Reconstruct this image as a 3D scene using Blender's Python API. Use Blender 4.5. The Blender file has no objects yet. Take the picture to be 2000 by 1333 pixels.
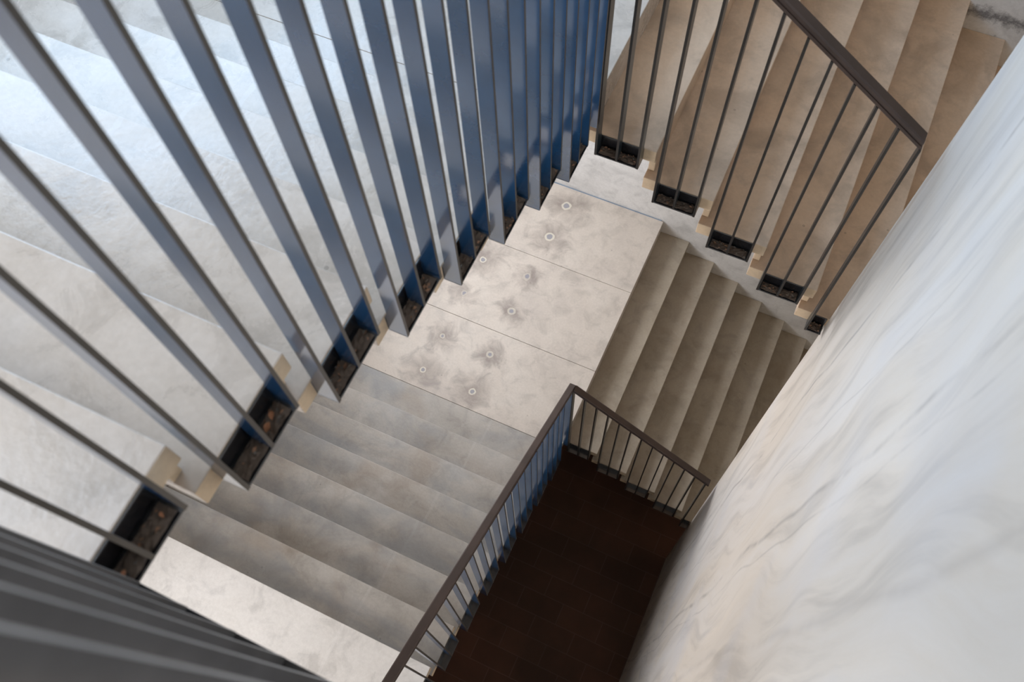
import bpy, bmesh, math, random
from mathutils import Vector, Matrix
random.seed(7)
scene = bpy.context.scene
COL = scene.collection
S = 0.88                      # survey units -> metres
R_ = 0.2016                   # riser
T_ = 0.30                     # tread
H_ = 4.341                    # storey height
W_ = 2.437                    # flight width
B_ = 0.0611                   # railing depth
EX = 1.344                    # plane of the wall on the right
SY = -2.485                   # south side of the well
FLOOR = -2.8

# ---------------------------------------------------------------- camera
cam_d = bpy.data.cameras.new('camera'); cam = bpy.data.objects.new('camera', cam_d); COL.objects.link(cam)
right = Vector((0.9077230, 0.4185485, -0.0292596)); down = Vector((0.3676416, -0.8270470, -0.4252446)); fwd = Vector((-0.2021846, 0.3752472, -0.9046054))
M = Matrix((( right.x, -down.x, -fwd.x), (right.y, -down.y, -fwd.y), (right.z, -down.z, -fwd.z))).to_4x4()
M.translation = Vector((0.80863, -2.3636, 7.21095)) * S
cam.matrix_world = M
cam_d.sensor_width = 36; cam_d.lens = 1672.3 * 36 / 2000; cam_d.clip_start = 0.02
cam_d.dof.use_dof = True; cam_d.dof.focus_distance = 4.6 ; cam_d.dof.aperture_fstop = 4.2
scene.camera = cam

# ---------------------------------------------------------------- world, light, exposure
world = bpy.data.worlds.new('sky'); scene.world = world; world.use_nodes = True
bg = world.node_tree.nodes['Background']; bg.inputs[0].default_value = (1.0, 0.85, 0.69, 1); bg.inputs[1].default_value = 0.32
scene.view_settings.view_transform = 'Standard'; scene.view_settings.look = 'None'
scene.view_settings.gamma = 1; scene.view_settings.exposure = 0.0; scene.view_settings.use_curve_mapping = False

def area(name, loc, aim, sx, sy, power, color, spread=180):
    d = bpy.data.lights.new(name, 'AREA'); d.shape = 'RECTANGLE'; d.size = sx * S; d.size_y = sy * S
    d.energy = power; d.color = color; d.spread = math.radians(spread)
    o = bpy.data.objects.new(name, d); COL.objects.link(o)
    o.location = Vector(loc) * S
    o.rotation_euler = (Vector(aim) - Vector(loc)).to_track_quat('-Z', 'Y').to_euler()
    return o
area('skylight', (0.3, -2.2, 9.7), (0.3, -2.2, 0), 3.0, 3.0, 30, (1.0, 0.95, 0.88))
area('tall_window_daylight', (-2.38, -3.4, 8.3), (0.4, -2.3, 6.6), 2.6, 2.2, 84, (0.74, 0.85, 1.0))
area('upper_window_daylight', (-2.40, 0.2, 6.35), (1.0, 0.1, 5.7), 2.8, 1.7, 88, (0.46, 0.70, 1.0))
area('lower_window_daylight', (-2.38, -3.9, 3.2), (0.4, -2.2, 2.0), 2.2, 1.7, 66, (0.97, 0.97, 1.0))
area('landing_window_daylight', (-2.40, 1.2, 2.2), (1.0, 1.0, 0.9), 1.8, 1.2, 72, (0.90, 0.93, 1.0))

# ---------------------------------------------------------------- materials
MATS = {}
def newmat(name):
    m = bpy.data.materials.new(name); m.use_nodes = True; MATS[name] = m
    nt = m.node_tree; return m, nt, nt.nodes['Principled BSDF']
def nd(nt, typ, **kw):
    n = nt.nodes.new(typ)
    for k, v in kw.items():
        if k.startswith('i_'):
            n.inputs[int(k[2:])].default_value = v
        else: setattr(n, k, v)
    return n
def noise(nt, vec, scale, detail=4, rough=0.55, dist=0.0):
    n = nt.nodes.new('ShaderNodeTexNoise'); n.inputs['Scale'].default_value = scale; n.inputs['Detail'].default_value = detail
    n.inputs['Roughness'].default_value = rough; n.inputs['Distortion'].default_value = dist
    if vec is not None: nt.links.new(vec, n.inputs['Vector'])
    return n.outputs['Fac']
def ramp(nt, fac, stops):
    r = nt.nodes.new('ShaderNodeValToRGB'); e = r.color_ramp.elements
    e[0].position, e[0].color = stops[0][0], (*stops[0][1], 1); e[1].position, e[1].color = stops[-1][0], (*stops[-1][1], 1)
    for p, c in stops[1:-1]:
        x = e.new(p); x.color = (*c, 1)
    nt.links.new(fac, r.inputs[0]); return r.outputs['Color']
def mixc(nt, fac, a, b, mode='MIX'):
    m = nt.nodes.new('ShaderNodeMix'); m.data_type = 'RGBA'; m.blend_type = mode
    for sock, v in ((m.inputs['Factor'], fac), (m.inputs['A'], a), (m.inputs['B'], b)):
        if isinstance(v, (float, int)): sock.default_value = v
        elif isinstance(v, tuple): sock.default_value = (*v, 1)
        else: nt.links.new(v, sock)
    return m.outputs['Result']
def mth(nt, op, a, b=None, clamp=False):
    m = nt.nodes.new('ShaderNodeMath'); m.operation = op; m.use_clamp = clamp
    for i, v in enumerate((a, b)):
        if v is None: continue
        if isinstance(v, (float, int)): m.inputs[i].default_value = v
        else: nt.links.new(v, m.inputs[i])
    return m.outputs[0]
def mapping(nt, scale=(1,1,1), rot=(0,0,0), vec=None):
    tc = nt.nodes.new('ShaderNodeTexCoord'); mp = nt.nodes.new('ShaderNodeMapping')
    mp.inputs['Scale'].default_value = scale; mp.inputs['Rotation'].default_value = rot
    nt.links.new(vec or tc.outputs['Object'], mp.inputs['Vector']); return mp.outputs[0]
def bump(nt, b, h, strength=0.2, dist=0.01):
    n = nt.nodes.new('ShaderNodeBump'); n.inputs['Strength'].default_value = strength; n.inputs['Distance'].default_value = dist
    nt.links.new(h, n.inputs['Height']); nt.links.new(n.outputs[0], b.inputs['Normal'])

def concrete(name, base, dark, light, rough=0.62, blotch=None, patch=False, joint_x=None, holes=None, stain=None, spec=0.5, bump_s=0.25):
    m, nt, b = newmat(name)
    v = mapping(nt)
    big = noise(nt, v, 1.6, 5, 0.6, 0.4); mid = noise(nt, v, 7, 5, 0.62, 0.6); fine = noise(nt, v, 60, 4, 0.6)
    c = ramp(nt, big, [(0.3, dark), (0.5, base), (0.72, light)])
    c = mixc(nt, 0.45, c, ramp(nt, mid, [(0.34, tuple(x*0.62 for x in base)), (0.5, base), (0.68, tuple(min(1, x*1.12) for x in base))]), 'MIX')
    c = mixc(nt, 0.25, c, ramp(nt, fine, [(0.35, (0.72,0.70,0.68)), (0.65, (1.0,1.0,1.0))]), 'MULTIPLY')
    # scattered small pits
    vo = nt.nodes.new('ShaderNodeTexVoronoi'); vo.inputs['Scale'].default_value = 5.5; nt.links.new(v, vo.inputs['Vector'])
    pit = mth(nt, 'LESS_THAN', vo.outputs['Distance'], 0.035)
    c = mixc(nt, mth(nt, 'MULTIPLY', pit, 0.45), c, tuple(x*0.35 for x in base))
    if stain:
        s = noise(nt, mapping(nt, stain[1]), stain[2], 5, 0.6, 0.8)
        c = mixc(nt, mth(nt, 'MULTIPLY', ramp(nt, s, [(0.48, (0,0,0)), (0.66, (1,1,1))]), stain[3]), c, stain[0])
    if joint_x is not None:
        tc = nt.nodes.new('ShaderNodeTexCoord'); sp = nt.nodes.new('ShaderNodeSeparateXYZ'); nt.links.new(tc.outputs['Object'], sp.inputs[0])
        jx = mth(nt, 'ABSOLUTE', mth(nt, 'SUBTRACT', mth(nt, 'ADD', sp.outputs['X'], mth(nt, 'MULTIPLY', mid, 0.035)), joint_x * S))
        c = mixc(nt, mth(nt, 'MULTIPLY', mth(nt, 'LESS_THAN', jx, 0.009), 0.22), c, light)
    if blotch:  # random patches of a second tone
        s5 = noise(nt, mapping(nt, (0.8, 1.7, 1)), 1.9, 5, 0.6, 0.5)
        c = mixc(nt, mth(nt, 'MULTIPLY', ramp(nt, s5, [(0.44, (0,0,0)), (0.6, (1,1,1))]), blotch[1]), c, blotch[0])
    if patch:
        tc = nt.nodes.new('ShaderNodeTexCoord'); sp = nt.nodes.new('ShaderNodeSeparateXYZ'); nt.links.new(tc.outputs['Object'], sp.inputs[0])
        n2 = noise(nt, v, 26, 5, 0.75)
        dz = mth(nt, 'ABSOLUTE', mth(nt, 'SUBTRACT', mth(nt, 'ADD', sp.outputs['Z'], mth(nt, 'MULTIPLY', mth(nt, 'SUBTRACT', n2, 0.5), 0.16)), 3.265*S))
        k1 = mth(nt, 'SUBTRACT', 1.0, mth(nt, 'DIVIDE', dz, 0.05), True)
        k2 = mth(nt, 'GREATER_THAN', sp.outputs['X'], 1.5*S)
        c = mixc(nt, mth(nt, 'MULTIPLY', mth(nt, 'MULTIPLY', k1, k2), 0.85), c, (0.10,0.095,0.10))
    if holes:
        tc = nt.nodes.new('ShaderNodeTexCoord'); wob = noise(nt, v, 22, 3, 0.6)
        for hx, hy, rr, kind in holes:
            d = nt.nodes.new('ShaderNodeVectorMath'); d.operation = 'DISTANCE'; nt.links.new(tc.outputs['Object'], d.inputs[0]); d.inputs[1].default_value = (hx*S, hy*S, 0)
            dd = mth(nt, 'ADD', d.outputs['Value'], mth(nt, 'MULTIPLY', mth(nt, 'SUBTRACT', wob, 0.5), 0.05 if kind > 1 else 0.02))
            halo = mth(nt, 'SUBTRACT', 1.0, mth(nt, 'DIVIDE', mth(nt, 'ADD', dd, mth(nt, 'MULTIPLY', mth(nt, 'SUBTRACT', mid, 0.5), 0.35)), (0.24 if kind == 0 else 0.17) * S), True)
            c = mixc(nt, mth(nt, 'MULTIPLY', halo, 0.8), c, (0.24, 0.20, 0.175))
            ring = mth(nt, 'LESS_THAN', dd, rr * (1.65 if kind == 0 else 1.9))
            c = mixc(nt, mth(nt, 'MULTIPLY', ring, (0.85, 0.55, 0.35)[kind % 3]), c, (0.66, 0.62, 0.52))
            dot = mth(nt, 'LESS_THAN', dd, rr)
            c = mixc(nt, mth(nt, 'MULTIPLY', dot, 0.85), c, (0.25, 0.25, 0.29))
    nt.links.new(c, b.inputs['Base Color'])
    nt.links.new(ramp(nt, mid, [(0.3, (rough-0.1,)*3), (0.7, (rough+0.12,)*3)]), b.inputs['Roughness'])
    b.inputs['Specular IOR Level'].default_value = spec
    bump(nt, b, fine, bump_s, 0.004)
    return m

HOLES = [(-0.93,2.21,.026,0), (-0.94,1.81,.026,0), (-1.43,1.31,.018,0), (-0.96,1.31,.018,2), (-1.44,0.90,.013,2), (-0.94,0.91,.018,1),
         (-1.42,0.41,.012,1), (-0.93,0.42,.016,1), (-1.43,0.03,.016,0), (-0.92,0.02,.018,0)]
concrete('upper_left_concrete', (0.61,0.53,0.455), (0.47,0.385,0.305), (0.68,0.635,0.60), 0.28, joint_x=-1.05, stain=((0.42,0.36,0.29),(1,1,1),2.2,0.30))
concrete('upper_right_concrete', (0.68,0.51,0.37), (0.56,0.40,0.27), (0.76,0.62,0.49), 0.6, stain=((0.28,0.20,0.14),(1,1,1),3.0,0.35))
concrete('lower_left_concrete', (0.44,0.41,0.37), (0.31,0.28,0.24), (0.54,0.52,0.49), 0.5, blotch=((0.22,0.24,0.26), 0.5), joint_x=-0.62, stain=((0.27,0.20,0.14),(1,1,1),2.0,0.34))
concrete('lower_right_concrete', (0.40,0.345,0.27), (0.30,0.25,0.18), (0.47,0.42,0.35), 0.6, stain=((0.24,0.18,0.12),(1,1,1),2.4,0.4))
concrete('landing_concrete', (0.59,0.53,0.465), (0.42,0.375,0.34), (0.67,0.62,0.555), 0.6, holes=HOLES)
concrete('joint_concrete', (0.76,0.73,0.69), (0.70,0.66,0.61), (0.82,0.79,0.76), 0.6, joint_x=-0.62)

def wall_mat():
    m, nt, b = newmat('plaster_wall')
    v0 = mapping(nt)
    w = noise(nt, v0, 0.9, 2, 0.5)
    vm = nt.nodes.new('ShaderNodeVectorMath'); vm.operation = 'ADD'
    cmb = nt.nodes.new('ShaderNodeCombineXYZ'); nt.links.new(mth(nt, 'MULTIPLY', w, 0.55), cmb.inputs['Y'])
    tc = nt.nodes.new('ShaderNodeTexCoord'); nt.links.new(tc.outputs['Object'], vm.inputs[0]); nt.links.new(cmb.outputs[0], vm.inputs[1])
    v = mapping(nt, (1, 2.0, 0.22), vec=vm.outputs[0])
    s1 = noise(nt, v, 1.2, 2, 0.5); s2 = noise(nt, v, 5.0, 5, 0.6); s3 = noise(nt, v0, 1.3, 3, 0.5)
    c = ramp(nt, s1, [(0.34, (0.60,0.54,0.47)), (0.5, (0.77,0.69,0.595)), (0.66, (0.78,0.745,0.71))])
    c = mixc(nt, 0.4, c, ramp(nt, s2, [(0.34, (0.46,0.42,0.38)), (0.5, (0.76,0.69,0.61)), (0.7, (0.83,0.78,0.73))]))
    c = mixc(nt, mth(nt, 'MULTIPLY', ramp(nt, s3, [(0.5, (0,0,0)), (0.7, (1,1,1))]), 0.35), c, (0.63,0.645,0.70))
    sp = nt.nodes.new('ShaderNodeSeparateXYZ'); nt.links.new(tc.outputs['Object'], sp.inputs[0])
    zz = mth(nt, 'MULTIPLY', mth(nt, 'SUBTRACT', noise(nt, mapping(nt, (1, 0.3, 1)), 0.55, 3, 0.5), 0.5), 0.45)
    yy = mth(nt, 'ADD', sp.outputs['Y'], zz); s4 = noise(nt, v0, 2.2, 4, 0.7)
    for sy, ww, st in ((-0.40, 0.006, 0.55), (-1.10, 0.008, 0.45), (-1.19, 0.004, 0.3), (-0.78, 0.003, 0.25), (-1.55, 0.012, 0.2)):
        d = mth(nt, 'ABSOLUTE', mth(nt, 'SUBTRACT', yy, sy))
        ln = mth(nt, 'SUBTRACT', 1.0, mth(nt, 'DIVIDE', d, ww * 2.2), True)
        ln = mth(nt, 'MULTIPLY', ln, mth(nt, 'MULTIPLY', ramp(nt, s4, [(0.38, (0,0,0)), (0.56, (1,1,1))]), st))
        c = mixc(nt, ln, c, (0.26,0.235,0.22))
    vo = nt.nodes.new('ShaderNodeTexVoronoi'); vo.inputs['Scale'].default_value = 4; nt.links.new(v0, vo.inputs['Vector'])
    c = mixc(nt, mth(nt, 'MULTIPLY', mth(nt, 'LESS_THAN', vo.outputs['Distance'], 0.03), 0.4), c, (0.35,0.31,0.28))
    fine = noise(nt, v0, 45, 4, 0.6)
    nt.links.new(c, b.inputs['Base Color']); b.inputs['Roughness'].default_value = 0.75
    h = mth(nt, 'ADD', mth(nt, 'MULTIPLY', s1, 1.0), mth(nt, 'MULTIPLY', s2, 0.35))
    bump(nt, b, h, 0.35, 0.05)
wall_mat()
concrete('back_wall_concrete', (0.80,0.79,0.77), (0.72,0.70,0.67), (0.86,0.85,0.84), 0.7, patch=True, stain=((0.30,0.29,0.28),(1,1,3),1.1,0.18))
concrete('lit_edge_concrete', (0.82,0.64,0.44), (0.72,0.54,0.36), (0.88,0.73,0.55), 0.7)  # cream slab ends, with the light on them put into the colour

def floor_mat():
    m, nt, b = newmat('dark_floor_tiles')
    v = mapping(nt)
    br = nt.nodes.new('ShaderNodeTexBrick'); nt.links.new(v, br.inputs['Vector'])
    br.inputs['Scale'].default_value = 1.0; br.inputs['Brick Width'].default_value = 0.42; br.inputs['Row Height'].default_value = 0.21
    br.inputs['Mortar Size'].default_value = 0.004; br.offset = 0.5
    br.inputs['Color1'].default_value = (0.17,0.088,0.058,1); br.inputs['Color2'].default_value = (0.14,0.072,0.048,1); br.inputs['Mortar'].default_value = (0.20,0.12,0.09,1)
    n = noise(nt, v, 1.5, 4); c = mixc(nt, 0.5, br.outputs['Color'], ramp(nt, n, [(0.4, (0.4,0.4,0.4)), (0.7, (1.3,1.0,0.9))]), 'MULTIPLY')
    nt.links.new(c, b.inputs['Base Color']); b.inputs['Roughness'].default_value = 0.55; b.inputs['Specular IOR Level'].default_value = 0.25
floor_mat()

def steel(name, col, rough, metallic=0.0, spec=0.5, col2=None):
    m, nt, b = newmat(name); v = mapping(nt)
    n = noise(nt, v, 6, 4, 0.6); f = noise(nt, v, 70, 3, 0.6)
    c = ramp(nt, n, [(0.35, tuple(x*0.85 for x in col)), (0.65, col2 or tuple(x*1.12 for x in col))])
    nt.links.new(c, b.inputs['Base Color']); b.inputs['Metallic'].default_value = metallic; b.inputs['Specular IOR Level'].default_value = spec
    b.inputs['Roughness'].default_value = rough
    return m
m = steel('blue_reflect_steel', (0.020,0.070,0.155), 0.16, 0.0, 0.9); m.node_tree.nodes['Principled BSDF'].inputs['IOR'].default_value = 1.85  # blue of reflected daylight put into the bar face colour
steel('dark_steel', (0.030,0.040,0.045), 0.3, 0.0, 0.5)
steel('dark_steel_edge', (0.032,0.028,0.025), 0.4, 0.0, 0.4)
steel('warm_reflect_edge', (0.085,0.074,0.062), 0.42, 0.2)  # brown of warm reflections put into the bar edge colour
steel('bronze_handrail', (0.068,0.046,0.038), 0.38, 0.2)
steel('warm_grey_steel', (0.13,0.125,0.125), 0.22, 0.1)
steel('pale_steel_edge', (0.42,0.41,0.40), 0.4, 0.1)  # paler tone for the near railing's bar edges
steel('black_steel', (0.012,0.013,0.016), 0.22, 0.0, 0.8)
steel('leaf_debris', (0.105,0.078,0.060), 0.85)
steel('dry_leaf_orange', (0.28,0.12,0.055), 0.75)
steel('dry_leaf_brown', (0.24,0.13,0.075), 0.8)
steel('grey_blue_shade', (0.20,0.27,0.36), 0.6)  # bluish shade colour for the strip behind the landing
steel('window_frame_dark', (0.03,0.03,0.035), 0.4)

# ---------------------------------------------------------------- builders
def obj(name, bm, mats, parent=None, bevel=0.0, seg=2, smooth=False):
    bmesh.ops.recalc_face_normals(bm, faces=bm.faces)
    me = bpy.data.meshes.new(name); bm.to_mesh(me); bm.free()
    for k in (mats if isinstance(mats, (list, tuple)) else [mats]): me.materials.append(MATS[k])
    o = bpy.data.objects.new(name, me); COL.objects.link(o)
    if parent: o.parent = parent
    if bevel:
        b = o.modifiers.new('bevel', 'BEVEL'); b.width = bevel * S; b.segments = seg; b.limit_method = 'ANGLE'
    return o
def thing(name, label=None, cat=None, group=None, kind=None):
    o = bpy.data.objects.new(name, None); COL.objects.link(o); return tag(o, label, cat, group, kind)
def tag(o, label=None, cat=None, group=None, kind=None):
    if label: o['label'] = label
    if cat: o['category'] = cat
    if group: o['group'] = group
    if kind: o['kind'] = kind
    return o
def box(bm, a, b, fr=None, mi=0):
    """axis box from corner a to b in survey units; fr maps local (s,w,z) to world"""
    fr = fr or (lambda s, w, z: (s, w, z))
    vs = [bm.verts.new(Vector(fr(x, y, z)) * S) for x in (a[0], b[0]) for y in (a[1], b[1]) for z in (a[2], b[2])]
    for q in ((0,1,3,2),(4,6,7,5),(0,4,5,1),(2,3,7,6),(0,2,6,4),(1,5,7,3)):
        f = bm.faces.new([vs[i] for i in q]); f.material_index = mi
    return vs
def prism(bm, prof, w0, w1, fr, cap_mi=0, side_mi=0):
    """profile [(s,z)] extruded across w"""
    A = [bm.verts.new(Vector(fr(s, w0, z)) * S) for s, z in prof]; Bv = [bm.verts.new(Vector(fr(s, w1, z)) * S) for s, z in prof]
    f = bm.faces.new(A); f.material_index = cap_mi
    f = bm.faces.new(Bv[::-1]); f.material_index = cap_mi
    n = len(prof)
    for i in range(n):
        f = bm.faces.new([A[i], Bv[i], Bv[(i+1) % n], A[(i+1) % n]]); f.material_index = side_mi
def lframe(z0):  return lambda s, w, z: (-w, s, z + z0)          # flight on the left, descending +y
def rframe(z0):  return lambda s, w, z: (s, w, z + z0)           # flight on the right, descending +x
def sframe(z0):  return lambda s, w, z: (-s, SY - w, z + z0)     # level side of the well

SLAB = 0.078; RIS = 0.040
# ---------------------------------------------------------------- the setting
def struct(name, bm, mats, bevel=0): return tag(obj(name, bm, mats, None, bevel), kind='structure')
bm = bmesh.new(); box(bm, (-2.8, -5.5, FLOOR-0.2), (4.5, W_+0.3, FLOOR)); struct('floor', bm, 'dark_floor_tiles')
bm = bmesh.new(); box(bm, (-2.8, W_, FLOOR), (4.5, W_+0.3, 10.0)); struct('wall_back', bm, 'back_wall_concrete')
bm = bmesh.new(); box(bm, (EX, -5.5, FLOOR), (EX+0.35, -0.004, 10.0)); struct('wall_right', bm, 'plaster_wall')
bm = bmesh.new(); box(bm, (-2.8, -5.8, FLOOR), (4.5, -5.5, 10.0)); struct('wall_front', bm, 'back_wall_concrete')
bm = bmesh.new(); box(bm, (-W_+0.01, W_-0.014, -0.022), (0.0, W_-0.001, -0.007)); struct('shadow_strip_1', bm, 'grey_blue_shade')  # added strip, coloured as the shadow gap along the landing's back edge
# left wall with its window openings
LW = -W_ - 0.01
wins = [(-4.7, -2.1, 7.2, 9.4), (-5.0, -2.8, 2.3, 4.1), (-1.2, 1.6, 5.5, 7.2), (0.3, 2.1, 1.6, 2.8)]
bm = bmesh.new()
zs = sorted({FLOOR, 10.0} | {z for w in wins for z in w[2:]})
for k in range(len(zs)-1):
    ys = [-5.5, W_]; cuts = sorted((w[0], w[1]) for w in wins if w[2] <= zs[k]+1e-6 and w[3] >= zs[k+1]-1e-6)
    y = -5.5
    for c0, c1 in cuts: box(bm, (LW-0.3, y, zs[k]), (LW, c0, zs[k+1])); y = c1
    box(bm, (LW-0.3, y, zs[k]), (LW, W_, zs[k+1]))
struct('wall_left', bm, 'back_wall_concrete')
for i, (y0, y1, z0, z1) in enumerate(wins):
    bm = bmesh.new(); t = 0.05; x0, x1 = LW-0.22, LW-0.14
    box(bm, (x0,y0,z0),(x1,y1,z0+t)); box(bm, (x0,y0,z1-t),(x1,y1,z1)); box(bm, (x0,y0,z0+t),(x1,y0+t,z1-t)); box(bm, (x0,y1-t,z0+t),(x1,y1,z1-t))
    box(bm, (x0,(y0+y1)/2-t/2,z0+t),(x1,(y0+y1)/2+t/2,z1-t))
    struct('window_%d' % (i+1), bm, 'window_frame_dark')

# ---------------------------------------------------------------- concrete stairs
def left_flight(z0, n1, mat, label, top_mat, edge='lit_edge_concrete'):
    fr = lframe(z0); root = thing('stair_flight', label, 'stairs', 'concrete stair flights around the well')
    for i in range(1, 7):
        n = n1 - (i-1)*T_; z = i*R_
        bm = bmesh.new(); prism(bm, [(n-T_-RIS, z), (n, z), (n, z-SLAB), (n-T_-RIS, z-SLAB)], 0, W_, fr, 1)
        prism(bm, [(n-RIS+0.002, z-SLAB), (n-0.006, z-SLAB), (n-0.006, z-R_), (n-RIS+0.002, z-R_)], 0.05, W_, fr, 1); obj('step', bm, [mat, edge], root, 0.004)
    n = n1 - 6*T_; z = 7*R_
    bm = bmesh.new(); prism(bm, [(-5.494, z), (n, z), (n, z-SLAB), (-5.494, z-SLAB)], 0, W_, fr, 1)
    prism(bm, [(n-RIS+0.002, z-SLAB), (n-0.006, z-SLAB), (n-0.006, z-R_), (n-RIS+0.002, z-R_)], 0.05, W_, fr, 1); tag(obj('top_landing_slab', bm, [top_mat, edge], root, 0.004), 'pale slab at the head of the flight')
    bm = bmesh.new(); prism(bm, [(n1-T_*0-RIS, 0), (-0.1475, 0), (-0.1475, -SLAB), (n1-RIS, -SLAB)], 0, W_, fr)
    tag(obj('foot_slab', bm, mat, root, 0.002), 'grey slab at the foot of the flight')
    return root
def right_flight(z0, n0, mat, label, count=8, edge='lit_edge_concrete'):
    fr = rframe(z0); root = thing('stair_flight', label, 'stairs', 'concrete stair flights around the well')
    for i in range(1, count+1):
        n = n0 + i*T_; z = -i*R_
        bm = bmesh.new(); prism(bm, [(n-T_-RIS, z), (n, z), (n, z-SLAB), (n-T_-RIS, z-SLAB)], 0, W_-0.002, fr, 1)
        if i < count: prism(bm, [(n-RIS+0.002, z-SLAB), (n-0.006, z-SLAB), (n-0.006, z-R_), (n-RIS+0.002, z-R_)], 0.05, W_-0.002, fr, 1)
        obj('step', bm, [mat, edge], root, 0.004)
    return root
N0 = 0.0215; LN_U = -0.4008; LN_L = -0.455
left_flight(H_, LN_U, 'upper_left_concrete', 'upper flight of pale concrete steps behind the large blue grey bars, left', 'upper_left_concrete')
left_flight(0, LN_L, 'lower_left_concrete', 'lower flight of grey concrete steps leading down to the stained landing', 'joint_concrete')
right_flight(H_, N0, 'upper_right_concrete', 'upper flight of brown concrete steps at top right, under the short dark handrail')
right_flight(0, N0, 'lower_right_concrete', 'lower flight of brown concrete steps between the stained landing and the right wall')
def landing(z0, label, mat):
    root = thing('stair_landing', label, 'landing', 'corner landings')
    for (a, b) in ((-0.1445, 0.657), (0.660, 1.545), (1.548, W_-0.015)):
        bm = bmesh.new(); fr = rframe(z0)
        prism(bm, [(-W_, 0), (N0, 0), (N0, -SLAB), (-W_, -SLAB)], a, b, fr)
        prism(bm, [(N0-RIS+0.002, -SLAB), (N0-0.006, -SLAB), (N0-0.006, -R_), (N0-RIS+0.002, -R_)], max(a, 0.05), b, fr); obj('paving_slab', bm, mat, root, 0.003)
    return root
landing(0, 'pale landing of three slabs with round grey spots, between the two lower flights', 'landing_concrete')
landing(H_, 'upper corner landing, mostly hidden behind the close set blue bars', 'upper_left_concrete')
bm = bmesh.new(); box(bm, (0.002, -5.494, H_+7*R_-0.14), (EX-0.002, SY, H_+7*R_)); struct('landing_edge', bm, 'upper_left_concrete', 0.004)

# ---------------------------------------------------------------- railings
BT = 0.0105; GAP = 0.012; TD = 0.072
def baluster(fr, s, zb, zt, parent, zt2=None, foot=False, z_edge=None, mat='blue_reflect_steel', edge='warm_reflect_edge'):
    """flat bar: wide faces along w, thin edge towards the well"""
    bm = bmesh.new(); zt2 = zt if zt2 is None else zt2
    w0, w1 = -B_, -GAP
    prof = [(w0, zb), (0 if foot else w1, zb)] + ([(0, z_edge), (w1, z_edge+0.03)] if foot else []) + [(w1, zt), (w0, zt)]
    def ff(a, b_, c): return fr(b_, a, c)
    A = [bm.verts.new(Vector(fr(s-BT/2, w, z)) * S) for w, z in prof]; Bv = [bm.verts.new(Vector(fr(s+BT/2, w, z if z != zt else zt2)) * S) for w, z in prof]
    bm.faces.new(A).material_index = 0; bm.faces.new(Bv[::-1]).material_index = 0
    n = len(prof)
    for i in range(n): bm.faces.new([A[i], Bv[i], Bv[(i+1) % n], A[(i+1) % n]]).material_index = 1
    return obj('baluster', bm, [mat, edge], parent)
def tray(fr, s0, s1, ztread, parent):
    bm = bmesh.new(); th = 0.006
    box(bm, (s0, -GAP*0.5, ztread-TD), (s1, -0.001, ztread-0.001), fr)              # plate against the slab
    box(bm, (s0, -B_+0.001, ztread-TD-th), (s1, -0.001, ztread-TD), fr)       # tray floor
    o = obj('fixing_channel', bm, 'black_steel', parent, 0.0016)
    return o
def handrail(fr, p0, p1, parent, wc=-0.0365, hw=0.0255, hh=0.046, ext=0.0):
    """p = (s, z of underside)"""
    prof = [(-hw, 0.004), (-hw, 0.018), (-hw+0.004, 0.020), (-hw+0.004, 0.024), (-hw, 0.026), (-hw, hh-0.006), (-hw+0.006, hh), (hw-0.006, hh), (hw, hh-0.006), (hw, 0.004), (hw-0.004, 0), (-hw+0.004, 0)]
    bm = bmesh.new()
    A = [bm.verts.new(Vector(fr(p0[0], wc+a, p0[1]+z)) * S) for a, z in prof]; Bv = [bm.verts.new(Vector(fr(p1[0], wc+a, p1[1]+z)) * S) for a, z in prof]
    bm.faces.new(A); bm.faces.new(Bv[::-1]); n = len(prof)
    for i in range(n): bm.faces.new([A[i], Bv[i], Bv[(i+1) % n], A[(i+1) % n]])
    return obj('handrail', bm, 'bronze_handrail', parent)

HH = 1.20; SL = R_/T_
TRAYS = []
def left_railing(z0, n1, tr0, label, slo=-2.478):
    fr = lframe(z0); root = thing('stair_railing', label, 'railing', 'steel stair railings around the well')
    under = lambda s: R_ - (s-n1)*SL + HH + (0.04 if z0 == 0 else 0)
    for lv in range(0, 8):
        s0 = tr0 - lv*T_; z = lv*R_
        a = s0
        tray(fr, s0-BT/2, s0+2*T_/3+BT/2, z, root); TRAYS.append((fr, s0, s0+2*T_/3, z-TD, z0, 'L'))
        for k in range(3):
            s = s0 + k*T_/3
            baluster(fr, s, z-TD-(0.006 if k != 1 else 0), under(s-BT/2), root, under(s+BT/2), foot=(k != 1), z_edge=z-0.004)
    s = -0.076; baluster(fr, s, -TD, under(s-BT/2), root, under(s+BT/2))
    handrail(fr, (slo-0.03, under(slo-0.03)), (-0.004, under(-0.004)), root)
    return root
def right_railing(z0, n0, tr0, label, s_end):
    fr = rframe(z0); root = thing('stair_railing', label, 'railing', 'steel stair railings around the well')
    under = lambda s: -(s-n0)*SL + HH
    for lv in range(1, 6):
        s0 = tr0 + (lv-1)*T_; z = -lv*R_
        s1 = min(s0+2*T_/3, EX-0.008); 
        tray(fr, s0-BT/2, s1+(BT/2 if s1 < EX-0.01 else 0), z, root); TRAYS.append((fr, s0, s1, z-TD, z0, 'R'))
        for k in range(3):
            s = s0 + k*T_/3
            if s > EX-0.03: continue
            baluster(fr, s, z-TD-(0.006 if k != 1 else 0), under(s-BT/2), root, under(s+BT/2), foot=(k != 1), z_edge=z-0.004, mat='dark_steel', edge='dark_steel_edge')
    handrail(fr, (0.066, under(0.066)), (s_end, under(s_end)), root)
    return root
TR_U = -0.3777; TR_L = -0.425; XB = 0.0585
left_railing(H_, LN_U, TR_U, 'large near railing of tall flat blue grey bars running up the left of the photo', -2.40)
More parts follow.
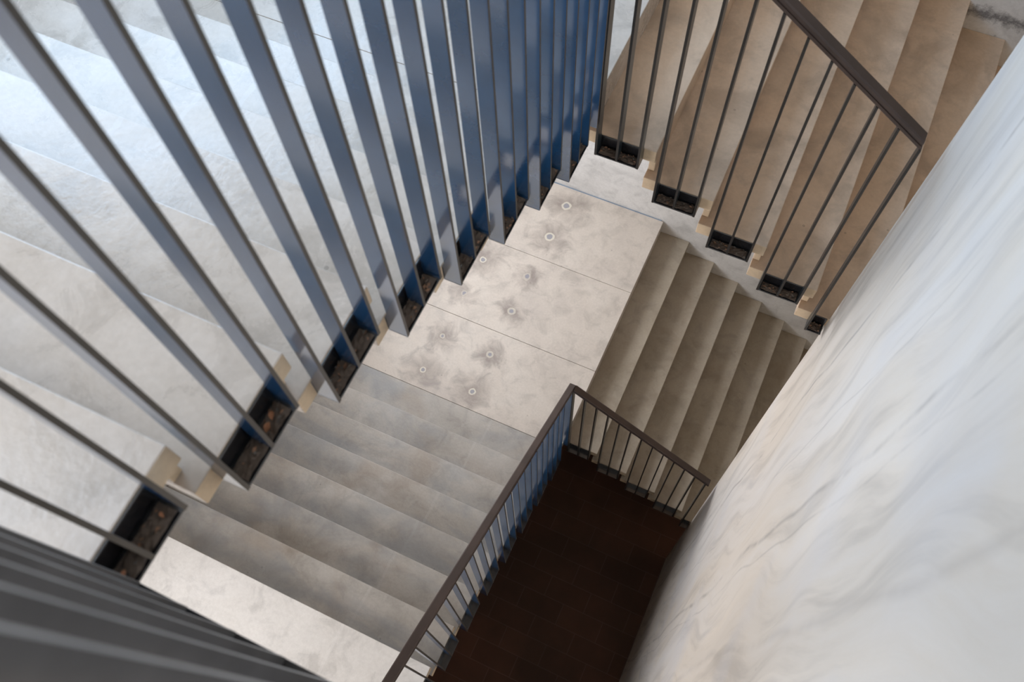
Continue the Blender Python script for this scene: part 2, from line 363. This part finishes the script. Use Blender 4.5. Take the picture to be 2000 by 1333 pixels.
left_railing(0, LN_L, TR_L, 'long lower railing with brown handrail, sloping from bottom centre up to the lower corner')
right_railing(H_, N0, XB, 'upper right railing of thin dark bars whose handrail ends before the right wall', 1.258)
right_railing(0, N0, XB, 'small lower railing of thin black bars above the dark floor, ending at the right wall', 1.285)
# level railing on the photographer's side
root = thing('stair_railing', 'blurred dark railing crossing the bottom left corner, nearest of all', 'railing', 'steel stair railings around the well')
fr = sframe(H_ + 7*R_)
tray(fr, -EX+0.004, -0.0, 0, root)
k = 0; x = 0.06
while x < EX-0.05:
    baluster(fr, -x, -TD, 1.18, root, mat='warm_grey_steel', edge='pale_steel_edge'); x += T_/3
handrail(fr, (-EX+0.004, 1.18), (0.0, 1.18), root)

# ---------------------------------------------------------------- leaves and dirt lying in the channels
def litter(trays, label):
    bm = bmesh.new()
    for fr, s0, s1, z, z0, side in trays:
        # a low uneven bed of dirt
        nx, ny = 14, 5; grid = []
        for i in range(nx+1):
            row = []
            for j in range(ny+1):
                s = s0+0.012+(s1-s0-0.024)*i/nx; w = -B_+0.006+(B_-0.018)*j/ny
                h = 0.004 + random.random()*0.007
                row.append(bm.verts.new(Vector(fr(s, w, z+h)) * S))
            grid.append(row)
        for i in range(nx):
            for j in range(ny): bm.faces.new([grid[i][j], grid[i+1][j], grid[i+1][j+1], grid[i][j+1]])
        for _ in range(46):
            s = random.uniform(s0+0.015, s1-0.015); w = random.uniform(-B_+0.008, -0.014); a = random.uniform(0, 6.28)
            L = random.uniform(0.006, 0.022); ww = random.uniform(0.0015, 0.005); zz = z+random.uniform(0.008, 0.018)
            dx, dy = math.cos(a), math.sin(a)
            pts = [(s-dx*L/2, w-dy*L/2*0.5, zz), (s-dy*ww, w+dx*ww, zz+0.003), (s+dx*L/2, w+dy*L/2*0.5, zz+0.001), (s+dy*ww, w-dx*ww, zz-0.001)]
            pts = [(min(max(p[0], s0+0.008), s1-0.008), min(max(p[1], -B_+0.003), -0.008), p[2]) for p in pts]
            f = bm.faces.new([bm.verts.new(Vector(fr(*p)) * S) for p in pts]); f.material_index = random.choice((0, 0, 0, 1, 1, 2))
    tag(obj('leaf_litter', bm, ['leaf_debris', 'dry_leaf_brown', 'warm_reflect_edge']), label, 'leaf litter', kind='stuff')
litter([t for t in TRAYS if t[4] and t[5] == 'L'], 'dry dirt and leaf litter in the black channels of the large left railing')
litter([t for t in TRAYS if t[4] and t[5] == 'R'], 'dry dirt and leaf litter in the black channels of the upper right railing')
def dry_leaf(fr, s, w, z, L, rot, label):
    bm = bmesh.new(); n = 6; left, mid, rgt = [], [], []
    for i in range(n+1):
        u = i/n; ww = math.sin(math.pi*u)**0.8*L*0.28; x = (u-0.5)*L; lift = 0.006*math.sin(u*2.6)
        def P(a, b, c):
            ca, sa = math.cos(rot), math.sin(rot); return Vector(fr(s+a*ca-b*sa, w+a*sa+b*ca, z+0.02+c)) * S
        left.append(bm.verts.new(P(x, ww, lift+ww*0.5))); mid.append(bm.verts.new(P(x, 0, lift))); rgt.append(bm.verts.new(P(x, -ww, lift+ww*0.5)))
    for i in range(n):
        bm.faces.new([left[i], left[i+1], mid[i+1], mid[i]]); bm.faces.new([mid[i], mid[i+1], rgt[i+1], rgt[i]])
    o = obj('dry_leaf', bm, 'dry_leaf_orange'); md = o.modifiers.new('t', 'SOLIDIFY'); md.thickness = 0.0006
    tag(o, label, 'leaf', 'dry leaves in the railing channels')
frU = lframe(H_)
dry_leaf(frU, TR_U-6*T_+0.155, -0.030, 6*R_-TD, 0.021, 0.5, 'orange dry leaf in the second channel up from bottom left, upper of two')
dry_leaf(frU, TR_U-6*T_+0.128, -0.036, 6*R_-TD, 0.024, 0.2, 'orange dry leaf in the second channel up from bottom left, lower of two')
dry_leaf(frU, TR_U-7*T_+0.170, -0.040, 7*R_-TD, 0.013, 1.1, 'small red brown dry leaf in the lowest left channel, beside the upper bar')
dry_leaf(frU, TR_U-7*T_+0.055, -0.040, 7*R_-TD, 0.015, 0.3, 'small orange dry leaf at the lowest end of the left channel, by the blurred railing')
